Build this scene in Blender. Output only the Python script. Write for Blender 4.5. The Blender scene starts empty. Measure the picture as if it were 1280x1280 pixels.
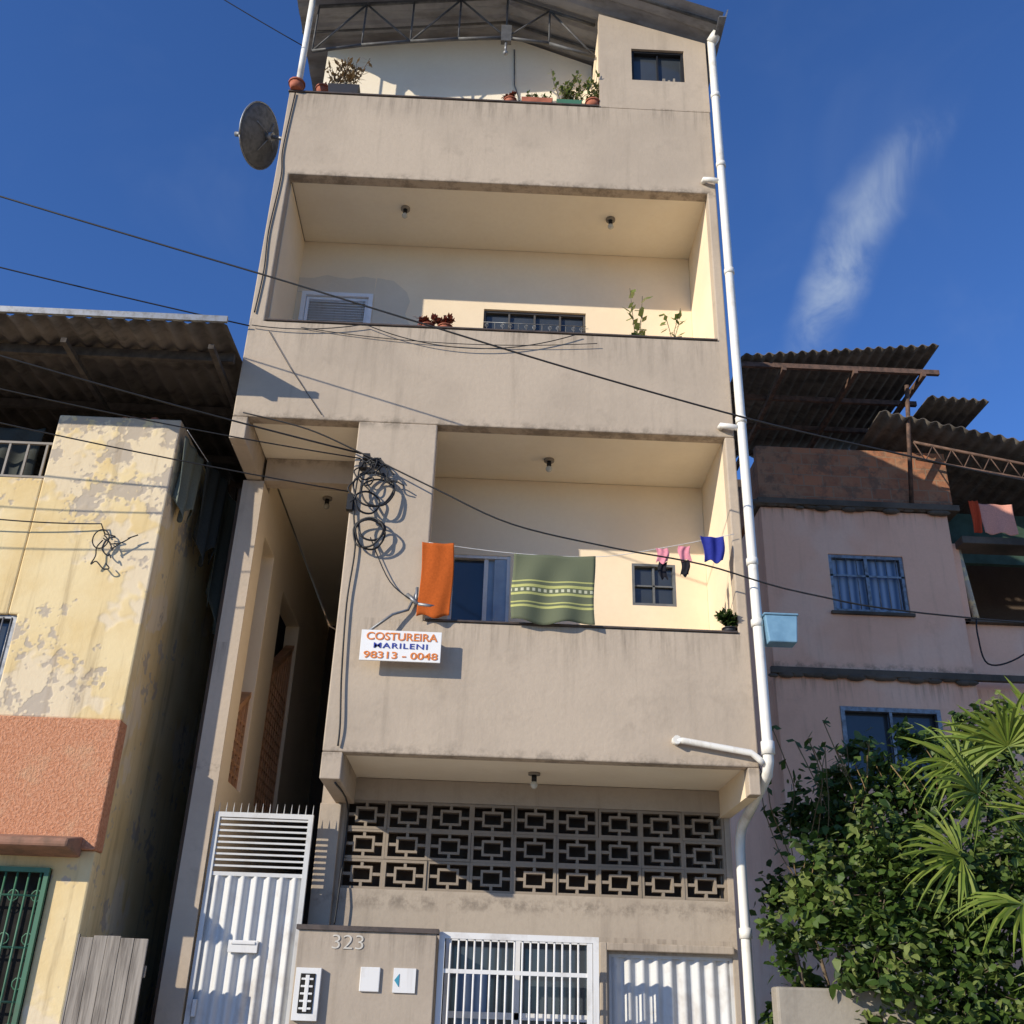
import bpy, bmesh, math, random
from mathutils import Vector, Matrix, noise
random.seed(7)
S=bpy.context.scene
COL=bpy.context.collection
SUN=Vector((1.33,1.0,-0.68)).normalized()   # direction sunlight travels

# ------------------------------------------------------------------ helpers
def group(name):
    o=bpy.data.objects.new(name,None); COL.objects.link(o); o.empty_display_size=.2; return o
class MB:
    """mesh builder"""
    def __init__(s): s.bm=bmesh.new()
    def box(s,x0,x1,y0,y1,z0,z1,mi=0):
        v=[s.bm.verts.new(p) for p in ((x0,y0,z0),(x1,y0,z0),(x1,y1,z0),(x0,y1,z0),(x0,y0,z1),(x1,y0,z1),(x1,y1,z1),(x0,y1,z1))]
        for f in ((3,2,1,0),(4,5,6,7),(0,1,5,4),(1,2,6,5),(2,3,7,6),(3,0,4,7)):
            s.bm.faces.new([v[i] for i in f]).material_index=mi
    def quad(s,*p,mi=0):
        f=s.bm.faces.new([s.bm.verts.new(q) for q in p]); f.material_index=mi; return f
    def prism(s,poly,axis,a,b,mi=0):
        def P(u,w,t):
            return (t,u,w) if axis=='x' else ((u,t,w) if axis=='y' else (u,w,t))
        A=[s.bm.verts.new(P(u,w,a)) for u,w in poly]; Bv=[s.bm.verts.new(P(u,w,b)) for u,w in poly]
        n=len(poly)
        s.bm.faces.new(A).material_index=mi; s.bm.faces.new(Bv[::-1]).material_index=mi
        for i in range(n): s.bm.faces.new([A[i],Bv[i],Bv[(i+1)%n],A[(i+1)%n]]).material_index=mi
    def rod(s,p,q,r,n=8,mi=0,r2=None):
        p=Vector(p);q=Vector(q);d=(q-p)
        if d.length<1e-6: return
        z=d.normalized(); x=z.orthogonal().normalized(); y=z.cross(x); r2=r if r2 is None else r2
        A=[];Bv=[]
        for i in range(n):
            a=2*math.pi*i/n; c=x*math.cos(a)+y*math.sin(a)
            A.append(s.bm.verts.new(p+c*r)); Bv.append(s.bm.verts.new(q+c*r2))
        for i in range(n):
            f=s.bm.faces.new([A[i],A[(i+1)%n],Bv[(i+1)%n],Bv[i]]); f.smooth=True; f.material_index=mi
        s.bm.faces.new(A[::-1]).material_index=mi; s.bm.faces.new(Bv).material_index=mi
    def tube(s,pts,r,n=8,mi=0):
        pts=[Vector(p) for p in pts]; rings=[]; m=len(pts)
        ref=None
        for k in range(m):
            t=(pts[min(k+1,m-1)]-pts[max(k-1,0)]).normalized()
            if ref is None: ref=t.orthogonal().normalized()
            ref=(ref-t*ref.dot(t)).normalized(); y=t.cross(ref)
            rings.append([s.bm.verts.new(pts[k]+ref*math.cos(2*math.pi*i/n)*r+y*math.sin(2*math.pi*i/n)*r) for i in range(n)])
        for k in range(m-1):
            for i in range(n):
                f=s.bm.faces.new([rings[k][i],rings[k][(i+1)%n],rings[k+1][(i+1)%n],rings[k+1][i]]); f.smooth=True; f.material_index=mi
        s.bm.faces.new(rings[0][::-1]); s.bm.faces.new(rings[-1])
    def wallxz(s,x0,x1,z0,z1,y0,y1,ops=(),mi=0):
        xs=sorted({x0,x1}|{v for o in ops for v in (o[0],o[1]) if x0<v<x1}); zs=sorted({z0,z1}|{v for o in ops for v in (o[2],o[3]) if z0<v<z1})
        s._grid(xs,zs,ops,lambda a,b,y:(a,y,b),y0,y1,mi)
    def wallyz(s,ya,yb,z0,z1,x0,x1,ops=(),mi=0):
        xs=sorted({ya,yb}|{v for o in ops for v in (o[0],o[1]) if ya<v<yb}); zs=sorted({z0,z1}|{v for o in ops for v in (o[2],o[3]) if z0<v<z1})
        s._grid(xs,zs,ops,lambda a,b,t:(t,a,b),x0,x1,mi)
    def _grid(s,xs,zs,ops,P,d0,d1,mi):
        def solid(i,j):
            if i<0 or j<0 or i>=len(xs)-1 or j>=len(zs)-1: return False
            cx=(xs[i]+xs[i+1])/2; cz=(zs[j]+zs[j+1])/2
            return not any(o[0]<cx<o[1] and o[2]<cz<o[3] for o in ops)
        V={}
        def v(i,j,k):
            if (i,j,k) not in V: V[(i,j,k)]=s.bm.verts.new(P(xs[i],zs[j],d0 if k==0 else d1))
            return V[(i,j,k)]
        def F(l):
            s.bm.faces.new(l).material_index=mi
        for i in range(len(xs)-1):
            for j in range(len(zs)-1):
                if not solid(i,j): continue
                F([v(i,j,0),v(i+1,j,0),v(i+1,j+1,0),v(i,j+1,0)])
                F([v(i,j,1),v(i,j+1,1),v(i+1,j+1,1),v(i+1,j,1)])
                if not solid(i-1,j): F([v(i,j,0),v(i,j+1,0),v(i,j+1,1),v(i,j,1)])
                if not solid(i+1,j): F([v(i+1,j,0),v(i+1,j,1),v(i+1,j+1,1),v(i+1,j+1,0)])
                if not solid(i,j-1): F([v(i,j,0),v(i,j,1),v(i+1,j,1),v(i+1,j,0)])
                if not solid(i,j+1): F([v(i,j+1,0),v(i+1,j+1,0),v(i+1,j+1,1),v(i,j+1,1)])
    def sheet(s,o,u,v,waves,amp,mi=0,trap=True,thick=0.0,seg=8,nv=6,sag=0.0):
        o=Vector(o);u=Vector(u);v=Vector(v); n=u.cross(v).normalized()
        prof=[]
        N=waves*seg
        for i in range(N+1):
            ph=(i%seg)/seg
            if trap: h=(0 if ph<.35 else (ph-.35)/.12 if ph<.47 else 1 if ph<.85 else (1-ph)/.15)
            else: h=.5-.5*math.cos(2*math.pi*ph)
            prof.append(min(1,max(0,h)))
        rows=[]
        for j in range(nv+1):
            b=j/nv
            rows.append([s.bm.verts.new(o+u*(i/N)+v*b+n*(prof[i]*amp+sag*math.sin(i*.37+j*1.7))) for i in range(N+1)])
        for j in range(nv):
            for i in range(N):
                f=s.bm.faces.new([rows[j][i],rows[j][i+1],rows[j+1][i+1],rows[j+1][i]]); f.material_index=mi; f.smooth=not trap
    def uvs(s,c,r,nu=12,nv=8,sc=(1,1,1),mi=0):
        m=Matrix.Translation(c)@Matrix.Diagonal((r*sc[0],r*sc[1],r*sc[2],1))
        res=bmesh.ops.create_uvsphere(s.bm,u_segments=nu,v_segments=nv,radius=1,matrix=m)
        for v in res['verts']:
            for f in v.link_faces: f.smooth=True; f.material_index=mi
    def obj(s,name,mats,parent=None,bevel=0,solid=0):
        me=bpy.data.meshes.new(name); s.bm.to_mesh(me); s.bm.free()
        o=bpy.data.objects.new(name,me); COL.objects.link(o)
        for m in (mats if isinstance(mats,(list,tuple)) else [mats]): me.materials.append(m)
        if parent: o.parent=parent
        if bevel:
            b=o.modifiers.new("b",'BEVEL'); b.width=bevel; b.segments=2; b.limit_method='ANGLE'; b.angle_limit=math.radians(40)
        if solid:
            b=o.modifiers.new("s",'SOLIDIFY'); b.thickness=solid; b.offset=0
        return o

# ------------------------------------------------------------------ materials
class NT:
    def __init__(s,name):
        s.m=bpy.data.materials.new(name); s.m.use_nodes=True; s.t=s.m.node_tree; s.n=s.t.nodes; s.l=s.t.links
        s.b=s.n["Principled BSDF"]; s.tc=s.n.new("ShaderNodeTexCoord")
    def lk(s,a,b): s.l.new(a,b)
    def mapn(s,sc=(1,1,1),loc=(0,0,0),rot=(0,0,0)):
        m=s.n.new("ShaderNodeMapping"); m.inputs["Scale"].default_value=sc; m.inputs["Location"].default_value=loc; m.inputs["Rotation"].default_value=rot
        s.lk(s.tc.outputs["Object"],m.inputs["Vector"]); return m.outputs[0]
    def noise(s,scale,detail=5,rough=.55,sc=(1,1,1),loc=(0,0,0),dist=0):
        n=s.n.new("ShaderNodeTexNoise"); n.inputs["Scale"].default_value=scale; n.inputs["Detail"].default_value=min(detail,4)
        n.inputs["Roughness"].default_value=rough; n.inputs["Distortion"].default_value=dist
        s.lk(s.mapn(sc,loc),n.inputs["Vector"]); return n.outputs["Fac"]
    def ramp(s,f,a,b,ca=0.0,cb=1.0):
        r=s.n.new("ShaderNodeMapRange"); r.interpolation_type='SMOOTHSTEP'
        r.inputs[1].default_value=a; r.inputs[2].default_value=b; r.inputs[3].default_value=ca; r.inputs[4].default_value=cb
        s.lk(f,r.inputs[0]); return r.outputs[0]
    def math(s,op,a,b=None,clamp=False):
        m=s.n.new("ShaderNodeMath"); m.operation=op; m.use_clamp=clamp
        for i,v in enumerate((a,b)):
            if v is None: continue
            if isinstance(v,(int,float)): m.inputs[i].default_value=v
            else: s.lk(v,m.inputs[i])
        return m.outputs[0]
    def mix(s,f,a,b,mode='MIX'):
        m=s.n.new("ShaderNodeMix"); m.data_type='RGBA'; m.blend_type=mode
        if isinstance(f,(int,float)): m.inputs[0].default_value=f
        else: s.lk(f,m.inputs[0])
        for i,v in ((6,a),(7,b)):
            if isinstance(v,tuple): m.inputs[i].default_value=(v[0],v[1],v[2],1)
            else: s.lk(v,m.inputs[i])
        return m.outputs[2]
    def pos(s,ax):
        x=s.n.new("ShaderNodeSeparateXYZ"); s.lk(s.tc.outputs["Object"],x.inputs[0]); return x.outputs[ax]
    def bump(s,f,st,dist=.01):
        b=s.n.new("ShaderNodeBump"); b.inputs["Strength"].default_value=st; b.inputs["Distance"].default_value=dist
        s.lk(f,b.inputs["Height"]); s.lk(b.outputs[0],s.b.inputs["Normal"])
    def done(s,c,rough=.9,metal=0,spec=.3):
        if isinstance(c,tuple): s.b.inputs["Base Color"].default_value=(c[0],c[1],c[2],1)
        else: s.lk(c,s.b.inputs["Base Color"])
        if isinstance(rough,(int,float)): s.b.inputs["Roughness"].default_value=rough
        else: s.lk(rough,s.b.inputs["Roughness"])
        s.b.inputs["Metallic"].default_value=metal; s.b.inputs["Specular IOR Level"].default_value=spec
        return s.m

def plaster(name,base,dark,amt=.5,streak=.35,levels=(),bottoms=(),bumpst=.35,light=None,crack=False):
    t=NT(name)
    big=t.ramp(t.noise(.9,4,.6),.4,.68)
    c=t.mix(t.math('MULTIPLY',big,amt),base,dark)
    if light:
        c=t.mix(t.ramp(t.noise(.55,3,.6,loc=(9,4,2)),.5,.62,0,.55),c,light)
    fine=t.noise(20,4,.7)
    c=t.mix(t.ramp(fine,.35,.7,0,.20),c,dark)
    if streak>0:
        blot=t.ramp(t.noise(2.4,4,.75,loc=(2,8,5)),.54,.74)
        c=t.mix(t.math('MULTIPLY',blot,streak*.9),c,tuple(v*.7 for v in dark))
        st=t.ramp(t.noise(1,4,.65,sc=(7,7,.5)),.50,.78)
        c=t.mix(t.math('MULTIPLY',st,streak),c,tuple(v*.55 for v in dark))
        z=t.pos(2) if (levels or bottoms) else None; tot=None
        for z0 in levels:
            d=t.math('SUBTRACT',z0,z)
            a=t.math('MULTIPLY',t.ramp(d,0.0,.42,1,0),t.math('GREATER_THAN',d,-.02))
            tot=a if tot is None else t.math('ADD',tot,a)
        if tot is not None:
            st2=t.ramp(t.noise(1,4,.7,sc=(13,13,.9),loc=(3,3,3)),.44,.74)
            c=t.mix(t.math('MULTIPLY',t.math('MULTIPLY',tot,st2,True),.65),c,tuple(v*.42 for v in dark))
        tot=None
        for z0 in bottoms:
            a=t.ramp(t.math('ABSOLUTE',t.math('SUBTRACT',z,z0)),0,.10,1,0)
            tot=a if tot is None else t.math('ADD',tot,a)
        if tot is not None:
            sp=t.ramp(t.noise(5,4,.75),.42,.65)
            c=t.mix(t.math('MULTIPLY',t.math('MULTIPLY',tot,sp,True),.6),c,tuple(v*.38 for v in dark))
    t.bump(fine,bumpst,.01)
    return t.done(c,.92,0,.2)

M_face=plaster("facade_plaster",(.50,.41,.31),(.39,.32,.245),.6,.30,(10.43,7.42,4.47),(9.27,6.36,3.38))
M_cream=plaster("cream_plaster",(.88,.73,.52),(.76,.61,.42),.5,.0,bumpst=.15)
M_soffit=plaster("soffit_plaster",(.90,.81,.64),(.78,.68,.52),.5,.0,bumpst=.1)
M_grey=plaster("ground_floor_plaster",(.43,.36,.28),(.33,.27,.21),.5,.32,(2.16,),(2.4,))
M_cob=plaster("breeze_block_concrete",(.31,.255,.195),(.20,.165,.125),.6,.0)
M_conc=plaster("raw_concrete",(.36,.32,.26),(.2,.175,.145),.8,.3)
M_pink=plaster("pink_plaster",(.98,.56,.36),(.80,.43,.27),.5,.22,(8.75,6.0),(6.2,),light=(.98,.66,.47))
M_darkwall=plaster("dark_wall_and_shade",(.13,.095,.07),(.07,.05,.04),.6,.0)
def mk_yellow():
    t=NT("peeling_yellow_plaster")
    base=t.mix(t.ramp(t.noise(1.6,4),.35,.7),(.80,.64,.36),(.72,.53,.25))
    n1=t.noise(.9,4,.7,loc=(5,1,2)); peel=t.ramp(n1,.53,.57)
    c=t.mix(t.math('MULTIPLY',peel,.75),base,(.76,.64,.46))
    z=t.pos(2)
    pk=t.ramp(t.math('ADD',t.noise(2.2,4,.78,loc=(1,7,3)),t.math('MULTIPLY',t.ramp(z,6.6,5.2,1,0),.14)),.58,.63)
    c=t.mix(t.math('MULTIPLY',pk,.85),c,(.46,.39,.31))
    st=t.ramp(t.noise(1,4,.7,sc=(7,7,.6)),.50,.75)
    c=t.mix(t.math('MULTIPLY',st,.5),c,(.30,.21,.11))
    t.bump(t.math('SUBTRACT',t.noise(25,4,.7),t.math('ADD',peel,pk)),.4,.008)
    return t.done(c,.93,0,.2)
M_yellow=mk_yellow()
def mk_rough_orange():
    t=NT("roughcast_terracotta")
    n=t.noise(45,4,.7)
    c=t.mix(t.ramp(n,.35,.65),(.54,.23,.12),(.68,.34,.20))
    c=t.mix(t.ramp(t.noise(2,4,.7),.5,.7,0,.6),c,(.62,.40,.24))
    t.bump(n,.9,.02); return t.done(c,.95,0,.1)
M_orange=mk_rough_orange()
def simple(name,c1,c2=None,scale=6,rough=.6,metal=0,bump=0,spec=.4):
    t=NT(name); c2=c2 or tuple(v*.75 for v in c1)
    n=t.noise(scale,3,.65)
    t_c=t.mix(t.ramp(n,.35,.7),c1,c2)
    if bump: t.bump(n,bump,.01)
    return t.done(t_c,t.ramp(n,.3,.7,rough*.85,min(1,rough*1.15)),metal,spec)
def painted(name,c,dirt=(.25,.2,.15),amt=.5,rough=.45):
    t=NT(name); n=t.noise(3,4,.7); s_=t.ramp(t.noise(1,4,.7,sc=(15,15,1)),.5,.8)
    col=t.mix(t.math('MULTIPLY',t.ramp(n,.5,.75),amt),c,dirt)
    col=t.mix(t.math('MULTIPLY',s_,amt*.7),col,dirt)
    return t.done(col,t.ramp(n,.3,.7,rough,rough+.25),0,.5)
M_white=painted("white_painted_metal",(.72,.71,.68),amt=.4)
M_gate=painted("gate_paint",(.60,.60,.58),(.33,.28,.23),.5)
M_pvc=painted("pvc_pipe",(.80,.77,.69),(.40,.34,.26),.6,.4)
M_cap=simple("rail_cap_stone",(.10,.075,.06),(.05,.04,.035),9,.5)
M_dark=simple("dark_void",(.02,.018,.016),(.012,.011,.01),4,.9)
M_black=simple("black_cable",(.015,.015,.016),None,4,.55)
M_grn=painted("green_grille_paint",(.05,.16,.09),(.1,.07,.05),.4)
M_steel=simple("galvanised_steel",(.30,.31,.32),(.17,.17,.17),12,.5,.6)
M_rust=simple("rusty_steel",(.17,.10,.07),(.08,.055,.045),9,.8,.2)
M_dframe=simple("dark_timber",(.09,.075,.06),(.05,.04,.035),9,.9)
M_terr=simple("terracotta_pot",(.42,.13,.07),(.28,.09,.05),8,.8)
M_pot=simple("black_pot",(.03,.03,.035),None,8,.6)
M_slab=plaster("mossy_slab",(.15,.12,.09),(.05,.045,.035),.8,.0)
def mk_glass():
    t=NT("window_glass"); n=t.noise(1.5,3)
    c=t.mix(n,(.02,.025,.03),(.07,.08,.09)); return t.done(c,.08,0,.6)
M_glass=mk_glass()
def mk_curtain():
    t=NT("blue_curtain"); w=t.n.new("ShaderNodeTexWave"); w.inputs["Scale"].default_value=2.6; w.inputs["Distortion"].default_value=2.5; w.inputs["Detail"].default_value=2
    t.lk(t.mapn((1,1,.15)),w.inputs["Vector"])
    c=t.mix(w.outputs["Fac"],(.10,.17,.28),(.34,.43,.55)); return t.done(c,.7,0,.4)
M_curt=mk_curtain()
def mk_roof(name,a,b,rust,amt):
    t=NT(name); n=t.noise(1.5,4,.7); st=t.ramp(t.noise(1,4,.7,sc=(1.2,5,5)),.45,.7)
    c=t.mix(t.ramp(n,.35,.7),a,b); c=t.mix(t.math('MULTIPLY',st,amt),c,rust)
    return t.done(c,.75,.0,.3)
M_roof=mk_roof("zinc_roof_sheet",(.30,.30,.31),(.19,.19,.20),(.11,.10,.09),.6)
M_froof=mk_roof("fibre_cement_roof",(.17,.145,.12),(.08,.07,.06),(.04,.035,.03),.7)
def mk_brick():
    t=NT("exposed_clay_brick"); b=t.n.new("ShaderNodeTexBrick")
    b.inputs["Scale"].default_value=1; b.inputs["Brick Width"].default_value=.3; b.inputs["Row Height"].default_value=.19; b.inputs["Mortar Size"].default_value=.010
    b.inputs["Color1"].default_value=(.46,.18,.09,1); b.inputs["Color2"].default_value=(.32,.13,.07,1); b.inputs["Mortar"].default_value=(.30,.20,.13,1)
    t.lk(t.mapn((1,1,1),rot=(math.radians(90),0,0)),b.inputs["Vector"])
    c=t.mix(t.ramp(t.noise(1.6,4,.75),.42,.60,.10,.80),b.outputs["Color"],(.38,.21,.12))
    c=t.mix(t.ramp(t.noise(3,4,.75,loc=(4,4,4)),.48,.62,0,.7),c,(.15,.10,.07))
    t.bump(t.math('SUBTRACT',t.noise(18,4),b.outputs["Fac"]),.4,.015); return t.done(c,.95,0,.1)
M_brick=mk_brick()
def mk_wood():
    t=NT("weathered_wood"); n=t.noise(1,4,.7,sc=(22,22,1.3)); c=t.mix(t.ramp(n,.35,.7),(.36,.32,.27),(.15,.13,.11))
    t.bump(n,.5,.01); return t.done(c,.9,0,.1)
M_wood=mk_wood()
def leafmat(name,c1,c2,rough=.45,trans=.3):
    t=NT(name); g=t.n.new("ShaderNodeNewGeometry")
    c=t.mix(g.outputs["Random Per Island"],c1,c2); t.done(c,rough,0,.35)
    tr=t.n.new("ShaderNodeBsdfTranslucent"); t.lk(c,tr.inputs["Color"])
    mx=t.n.new("ShaderNodeMixShader"); mx.inputs[0].default_value=trans
    out=[n_ for n_ in t.n if n_.type=='OUTPUT_MATERIAL'][0]
    t.lk(t.b.outputs[0],mx.inputs[1]); t.lk(tr.outputs[0],mx.inputs[2]); t.lk(mx.outputs[0],out.inputs[0]); return t.m
M_l1=leafmat("leaf_dark",(.03,.06,.012),(.055,.10,.018))
M_l2=leafmat("leaf_mid",(.065,.115,.02),(.10,.155,.03))
M_l3=leafmat("leaf_light",(.13,.18,.04),(.20,.24,.07))
M_palm=leafmat("palm_leaf",(.13,.20,.025),(.24,.29,.05),.55)
M_dry=leafmat("dry_twig",(.30,.20,.09),(.20,.13,.06),.8,.1)
M_red=leafmat("red_leaf",(.28,.05,.03),(.16,.06,.03),.6,.2)
M_bark=simple("bark",(.16,.12,.08),(.08,.06,.04),20,.95,0,.6)
def cloth(name,c,c2=None,rough=.9):
    t=NT(name); n=t.noise(60,3); cc=t.mix(t.ramp(n,.3,.7),c,c2 or tuple(v*.85 for v in c)); t.bump(n,.2,.002)
    return t.done(cc,rough,0,.1)
M_co=cloth("orange_cloth",(.48,.105,.02)); M_cp=cloth("pink_cloth",(.75,.28,.33)); M_cb=cloth("blue_cloth",(.03,.04,.26)); M_ck=cloth("grey_cloth",(.15,.17,.145)); M_ckd=cloth("dark_cloth",(.06,.065,.06)); M_ck2=cloth("black_cloth",(.02,.02,.025))
def mk_towel():
    t=NT("green_striped_towel"); z=t.pos(2)
    c=(.13,.145,.09); b=None
    for a,w in ((4.62,.010),(4.655,.006),(4.73,.010),(4.80,.012),(4.845,.006)):
        s_=t.math('LESS_THAN',t.math('ABSOLUTE',t.math('SUBTRACT',z,a)),w)
        b=s_ if b is None else t.math('MAXIMUM',b,s_)
    col=t.mix(b,c,(.44,.44,.16))
    x=t.pos(0)
    ck=t.math('MULTIPLY',t.math('GREATER_THAN',t.math('SINE',t.math('MULTIPLY',x,130)),.0),t.math('LESS_THAN',t.math('ABSOLUTE',t.math('SUBTRACT',z,4.765)),.013))
    col=t.mix(ck,col,(.52,.52,.36))
    n=t.noise(120,3); t.bump(n,.5,.004); return t.done(col,.95,0,.1)
M_towel=mk_towel()

# ------------------------------------------------------------------ ground, road, pavement
def mk_ground():
    t=NT("earth_ground"); c=t.mix(t.ramp(t.noise(.5,4),.4,.6),(.32,.26,.19),(.24,.20,.15)); return t.done(c,.95)
g=MB(); g.quad((-300,-300,-.02),(300,-300,-.02),(300,300,-.02),(-300,300,-.02)); g.obj("ground",mk_ground())
def mk_cobble():
    t=NT("street_paving"); v=t.n.new("ShaderNodeTexVoronoi"); v.inputs["Scale"].default_value=5; t.lk(t.mapn(),v.inputs["Vector"])
    c=t.mix(t.ramp(v.outputs["Distance"],.05,.5),(.48,.41,.33),(.32,.27,.21)); t.bump(v.outputs["Distance"],.6,-.03); return t.done(c,.85)
g=MB(); g.quad((-60,-3.5,-.016),(60,-3.5,-.016),(60,6.6,-.016),(-60,6.6,-.016)); g.obj("road",mk_cobble())
g=MB(); g.box(-60,60,6.6,8.78,-.02,.12); g.obj("pavement",plaster("pavement_concrete",(.50,.44,.36),(.36,.31,.25)),bevel=.01)

# ------------------------------------------------------------------ apartment building
AB=group("apartment_building")
XL,XR=-2.40,2.15; XI=-2.26; XJ=2.06; YB=9.05
f=MB()
f.wallxz(XL,XR,6.36,10.43,8.0,8.13,[(XI,XJ,7.42,9.27)])
f.obj("facade_upper",M_face,AB,bevel=.012)
f=MB(); f.wallxz(-1.26,XR,3.38,6.36,8.0,8.13,[(-.55,XJ,4.48,6.37)])
f.obj("facade_lower",M_face,AB,bevel=.012)
f=MB()
f.wallxz(.95,XR,10.43,11.50,8.0,8.13,[(1.31,1.90,10.87,11.36)])
f.prism([(.95,11.50),(XR,11.50),(.95,11.90)],'y',8.0,8.13)
f.obj("rooftop_room_front",M_face,AB)
f=MB(); f.box(.95,1.07,8.13,9.2,10.43,11.75); f.box(XJ,XR,8.13,12,10.43,11.45); f.obj("rooftop_room_sides",M_cream,AB)
f=MB()
f.box(XL,XI,8.13,YB,6.13,9.3); f.box(XL,XI,8.0,8.13,6.13,6.358)
f.box(XL,XI,8.13,12,9.3,10.43)
f.box(-1.26,-1.10,8.13,YB,3.17,6.3); f.box(-1.26,-1.10,8.0,8.13,3.17,3.378)
f.box(XJ,XR,8.0,8.13,3.17,3.378)
f.obj("side_fins",M_face,AB,bevel=.008)
f=MB(); f.box(XJ,XR,8.13,YB+.12,3.17,10.43); f.obj("right_fin",M_cream,AB)
f=MB(); f.box(XI-.001,XI+.008,8.14,YB,7.45,9.27); f.box(-1.09,-.56,8.13,8.3,4.4,6.36); f.obj("fin_lining",M_cream,AB)
f=MB()
for z in (3.40,6.38,9.29):
    x0=-1.10 if z<4 else XI+.01
    f.box(x0,XJ,8.13,YB+.05,z,z+.14)
f.obj("balcony_slabs",M_soffit,AB)
f=MB()
f.box(XI+.004,XJ-.004,7.985,8.16,7.42,7.438); f.box(-.546,XJ-.004,7.985,8.16,4.48,4.498); f.box(XL-.01,.947,7.985,8.16,10.43,10.45)
f.obj("rail_caps",M_cap,AB,bevel=.005)
f=MB(); f.wallxz(-1.26,XJ-.002,3.54,6.375,YB,YB+.12,[(-.40,.17,3.6,5.55),(1.34,1.76,5.10,5.53)])
f.wallxz(XI,XJ-.002,6.525,9.285,YB,YB+.12,[(-2.19,-1.42,7.7,8.58),(-.21,.90,7.75,8.47)])
f.obj("balcony_back_walls",M_cream,AB)
# bare patched render around the louvre window
f=MB()
f.prism([(-1.415,7.6),(-1.02,7.6),(-1.00,8.2),(-1.06,8.35),(-1.02,8.52),(-1.06,8.64),(-1.12,8.70),(-1.22,8.79),(-1.4,8.82),(-1.415,8.6)],'y',YB-.003,YB,0)
f.prism([(-2.25,8.585),(-1.415,8.585),(-1.415,8.81),(-1.55,8.83),(-1.7,8.79),(-1.82,8.80),(-1.95,8.83),(-2.1,8.78),(-2.25,8.78)],'y',YB-.003,YB,0)
f.obj("render_patch",plaster("bare_render_patch",(.72,.62,.48),(.62,.53,.40),.6,.0),AB)
f=MB(); f.prism([(XI,10.46),(.95,10.46),(.95,12.0),(-.1,12.44),(XI,12.08)],'y',8.80,8.92); f.obj("terrace_back_wall",M_soffit,AB)
f=MB(); f.box(XL,XR,YB+.12,15,6.52,6.7); f.box(XL,XR-.1,8.14,15,10.30,10.40); f.box(XL,XL+.12,YB+.12,15,6.7,10.3); f.box(XR-.09,XR,YB+.12,14.9,0,6.52); f.box(XR-.09,XR,YB+.12,14.9,6.7,10.3); f.box(XL,XR,14.9,15,0,12)
f.box(-1.30,XR-.13,13,13.1,3.5,10.2)
f.obj("building_core",M_face,AB)
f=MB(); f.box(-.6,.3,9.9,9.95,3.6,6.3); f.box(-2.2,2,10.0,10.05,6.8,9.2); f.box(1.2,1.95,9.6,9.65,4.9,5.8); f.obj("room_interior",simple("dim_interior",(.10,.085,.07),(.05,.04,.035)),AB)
# --- windows
def frame(mb,x0,x1,z0,z1,y,w=.035,d=.05,mi=0):
    mb.box(x0,x1,y,y+d,z0,z0+w,mi); mb.box(x0,x1,y,y+d,z1-w,z1,mi); mb.box(x0,x0+w,y,y+d,z0+w,z1-w,mi); mb.box(x1-w,x1,y,y+d,z0+w,z1-w,mi)
f=MB()
frame(f,-2.19,-1.42,7.7,8.58,9.02,.045,.06)
frame(f,-2.14,-1.47,7.75,8.53,9.05,.03,.04)
z=7.79
while z<8.50:
    f.prism([(9.055,z),(9.085,z+.022),(9.085,z+.028),(9.055,z+.006)],'x',-2.11,-1.50); z+=.034
f.obj("louvre_window",painted("white_aluminium",(.80,.82,.84),amt=.2),AB)
f=MB(); f.box(-2.12,-1.49,9.10,9.11,7.75,8.53); f.obj("louvre_backing",M_white,AB)
f=MB()
frame(f,-.21,.90,7.75,8.47,9.08,.025,.05,2); f.box(-.18,.87,9.12,9.125,7.78,8.44,1)
for i in range(1,4): f.box(-.21+1.11*i/4-.010,-.21+1.11*i/4+.010,9.085,9.11,7.78,8.44,2)
for k in range(13):
    x=-.17+k*.085; f.rod((x,9.03,7.75),(x,9.03,8.27),.004,6,0)
    if k%3!=1: f.tube([(x+.018*math.cos(a),9.03,8.24+.025*math.sin(a)) for a in [i*math.pi/4 for i in range(9)]],.003,5,0)
f.rod((-.21,9.03,8.28),(.90,9.03,8.28),.004,6,0)
f.obj("kitchen_window",[M_steel,M_glass,simple("dark_window_frame",(.09,.085,.08))],AB)
f=MB(); f.box(-.23,.92,9.0,9.05,7.70,7.745); f.obj("kitchen_window_sill",M_conc,AB)
f=MB()
frame(f,-.40,.17,3.6,5.55,9.06,.03,.06,0)
f.box(-.08,-.04,9.08,9.11,3.6,5.52,0); f.box(.02,.14,9.07,9.09,3.63,5.52,2); f.box(-.37,-.08,9.12,9.125,3.6,5.52,1); f.box(-.04,.03,9.11,9.115,3.6,5.52,2)
f.obj("sliding_door",[M_white,M_glass,simple("pale_blue_glass",(.35,.42,.48),(.25,.31,.38),3,.2)],AB)
f=MB(); frame(f,1.34,1.76,5.10,5.53,9.05,.025,.05,0); f.box(1.365,1.735,9.10,9.105,5.125,5.505,1); f.box(1.54,1.56,9.07,9.09,5.12,5.5,0); f.box(1.36,1.74,9.07,9.09,5.30,5.315,0)
f.obj("bathroom_window",[simple("brown_aluminium",(.14,.15,.16)),M_glass],AB)
f=MB(); frame(f,1.31,1.90,10.87,11.36,8.03,.028,.05,0); f.box(1.335,1.875,8.085,8.09,10.895,11.335,1); f.box(1.60,1.615,8.05,8.075,10.9,11.33,0)
f.box(1.66,1.69,8.06,8.08,10.90,10.98,2); f.box(1.72,1.745,8.06,8.08,10.90,10.96,2); f.box(1.78,1.80,8.06,8.08,10.90,10.99,2)
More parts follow.
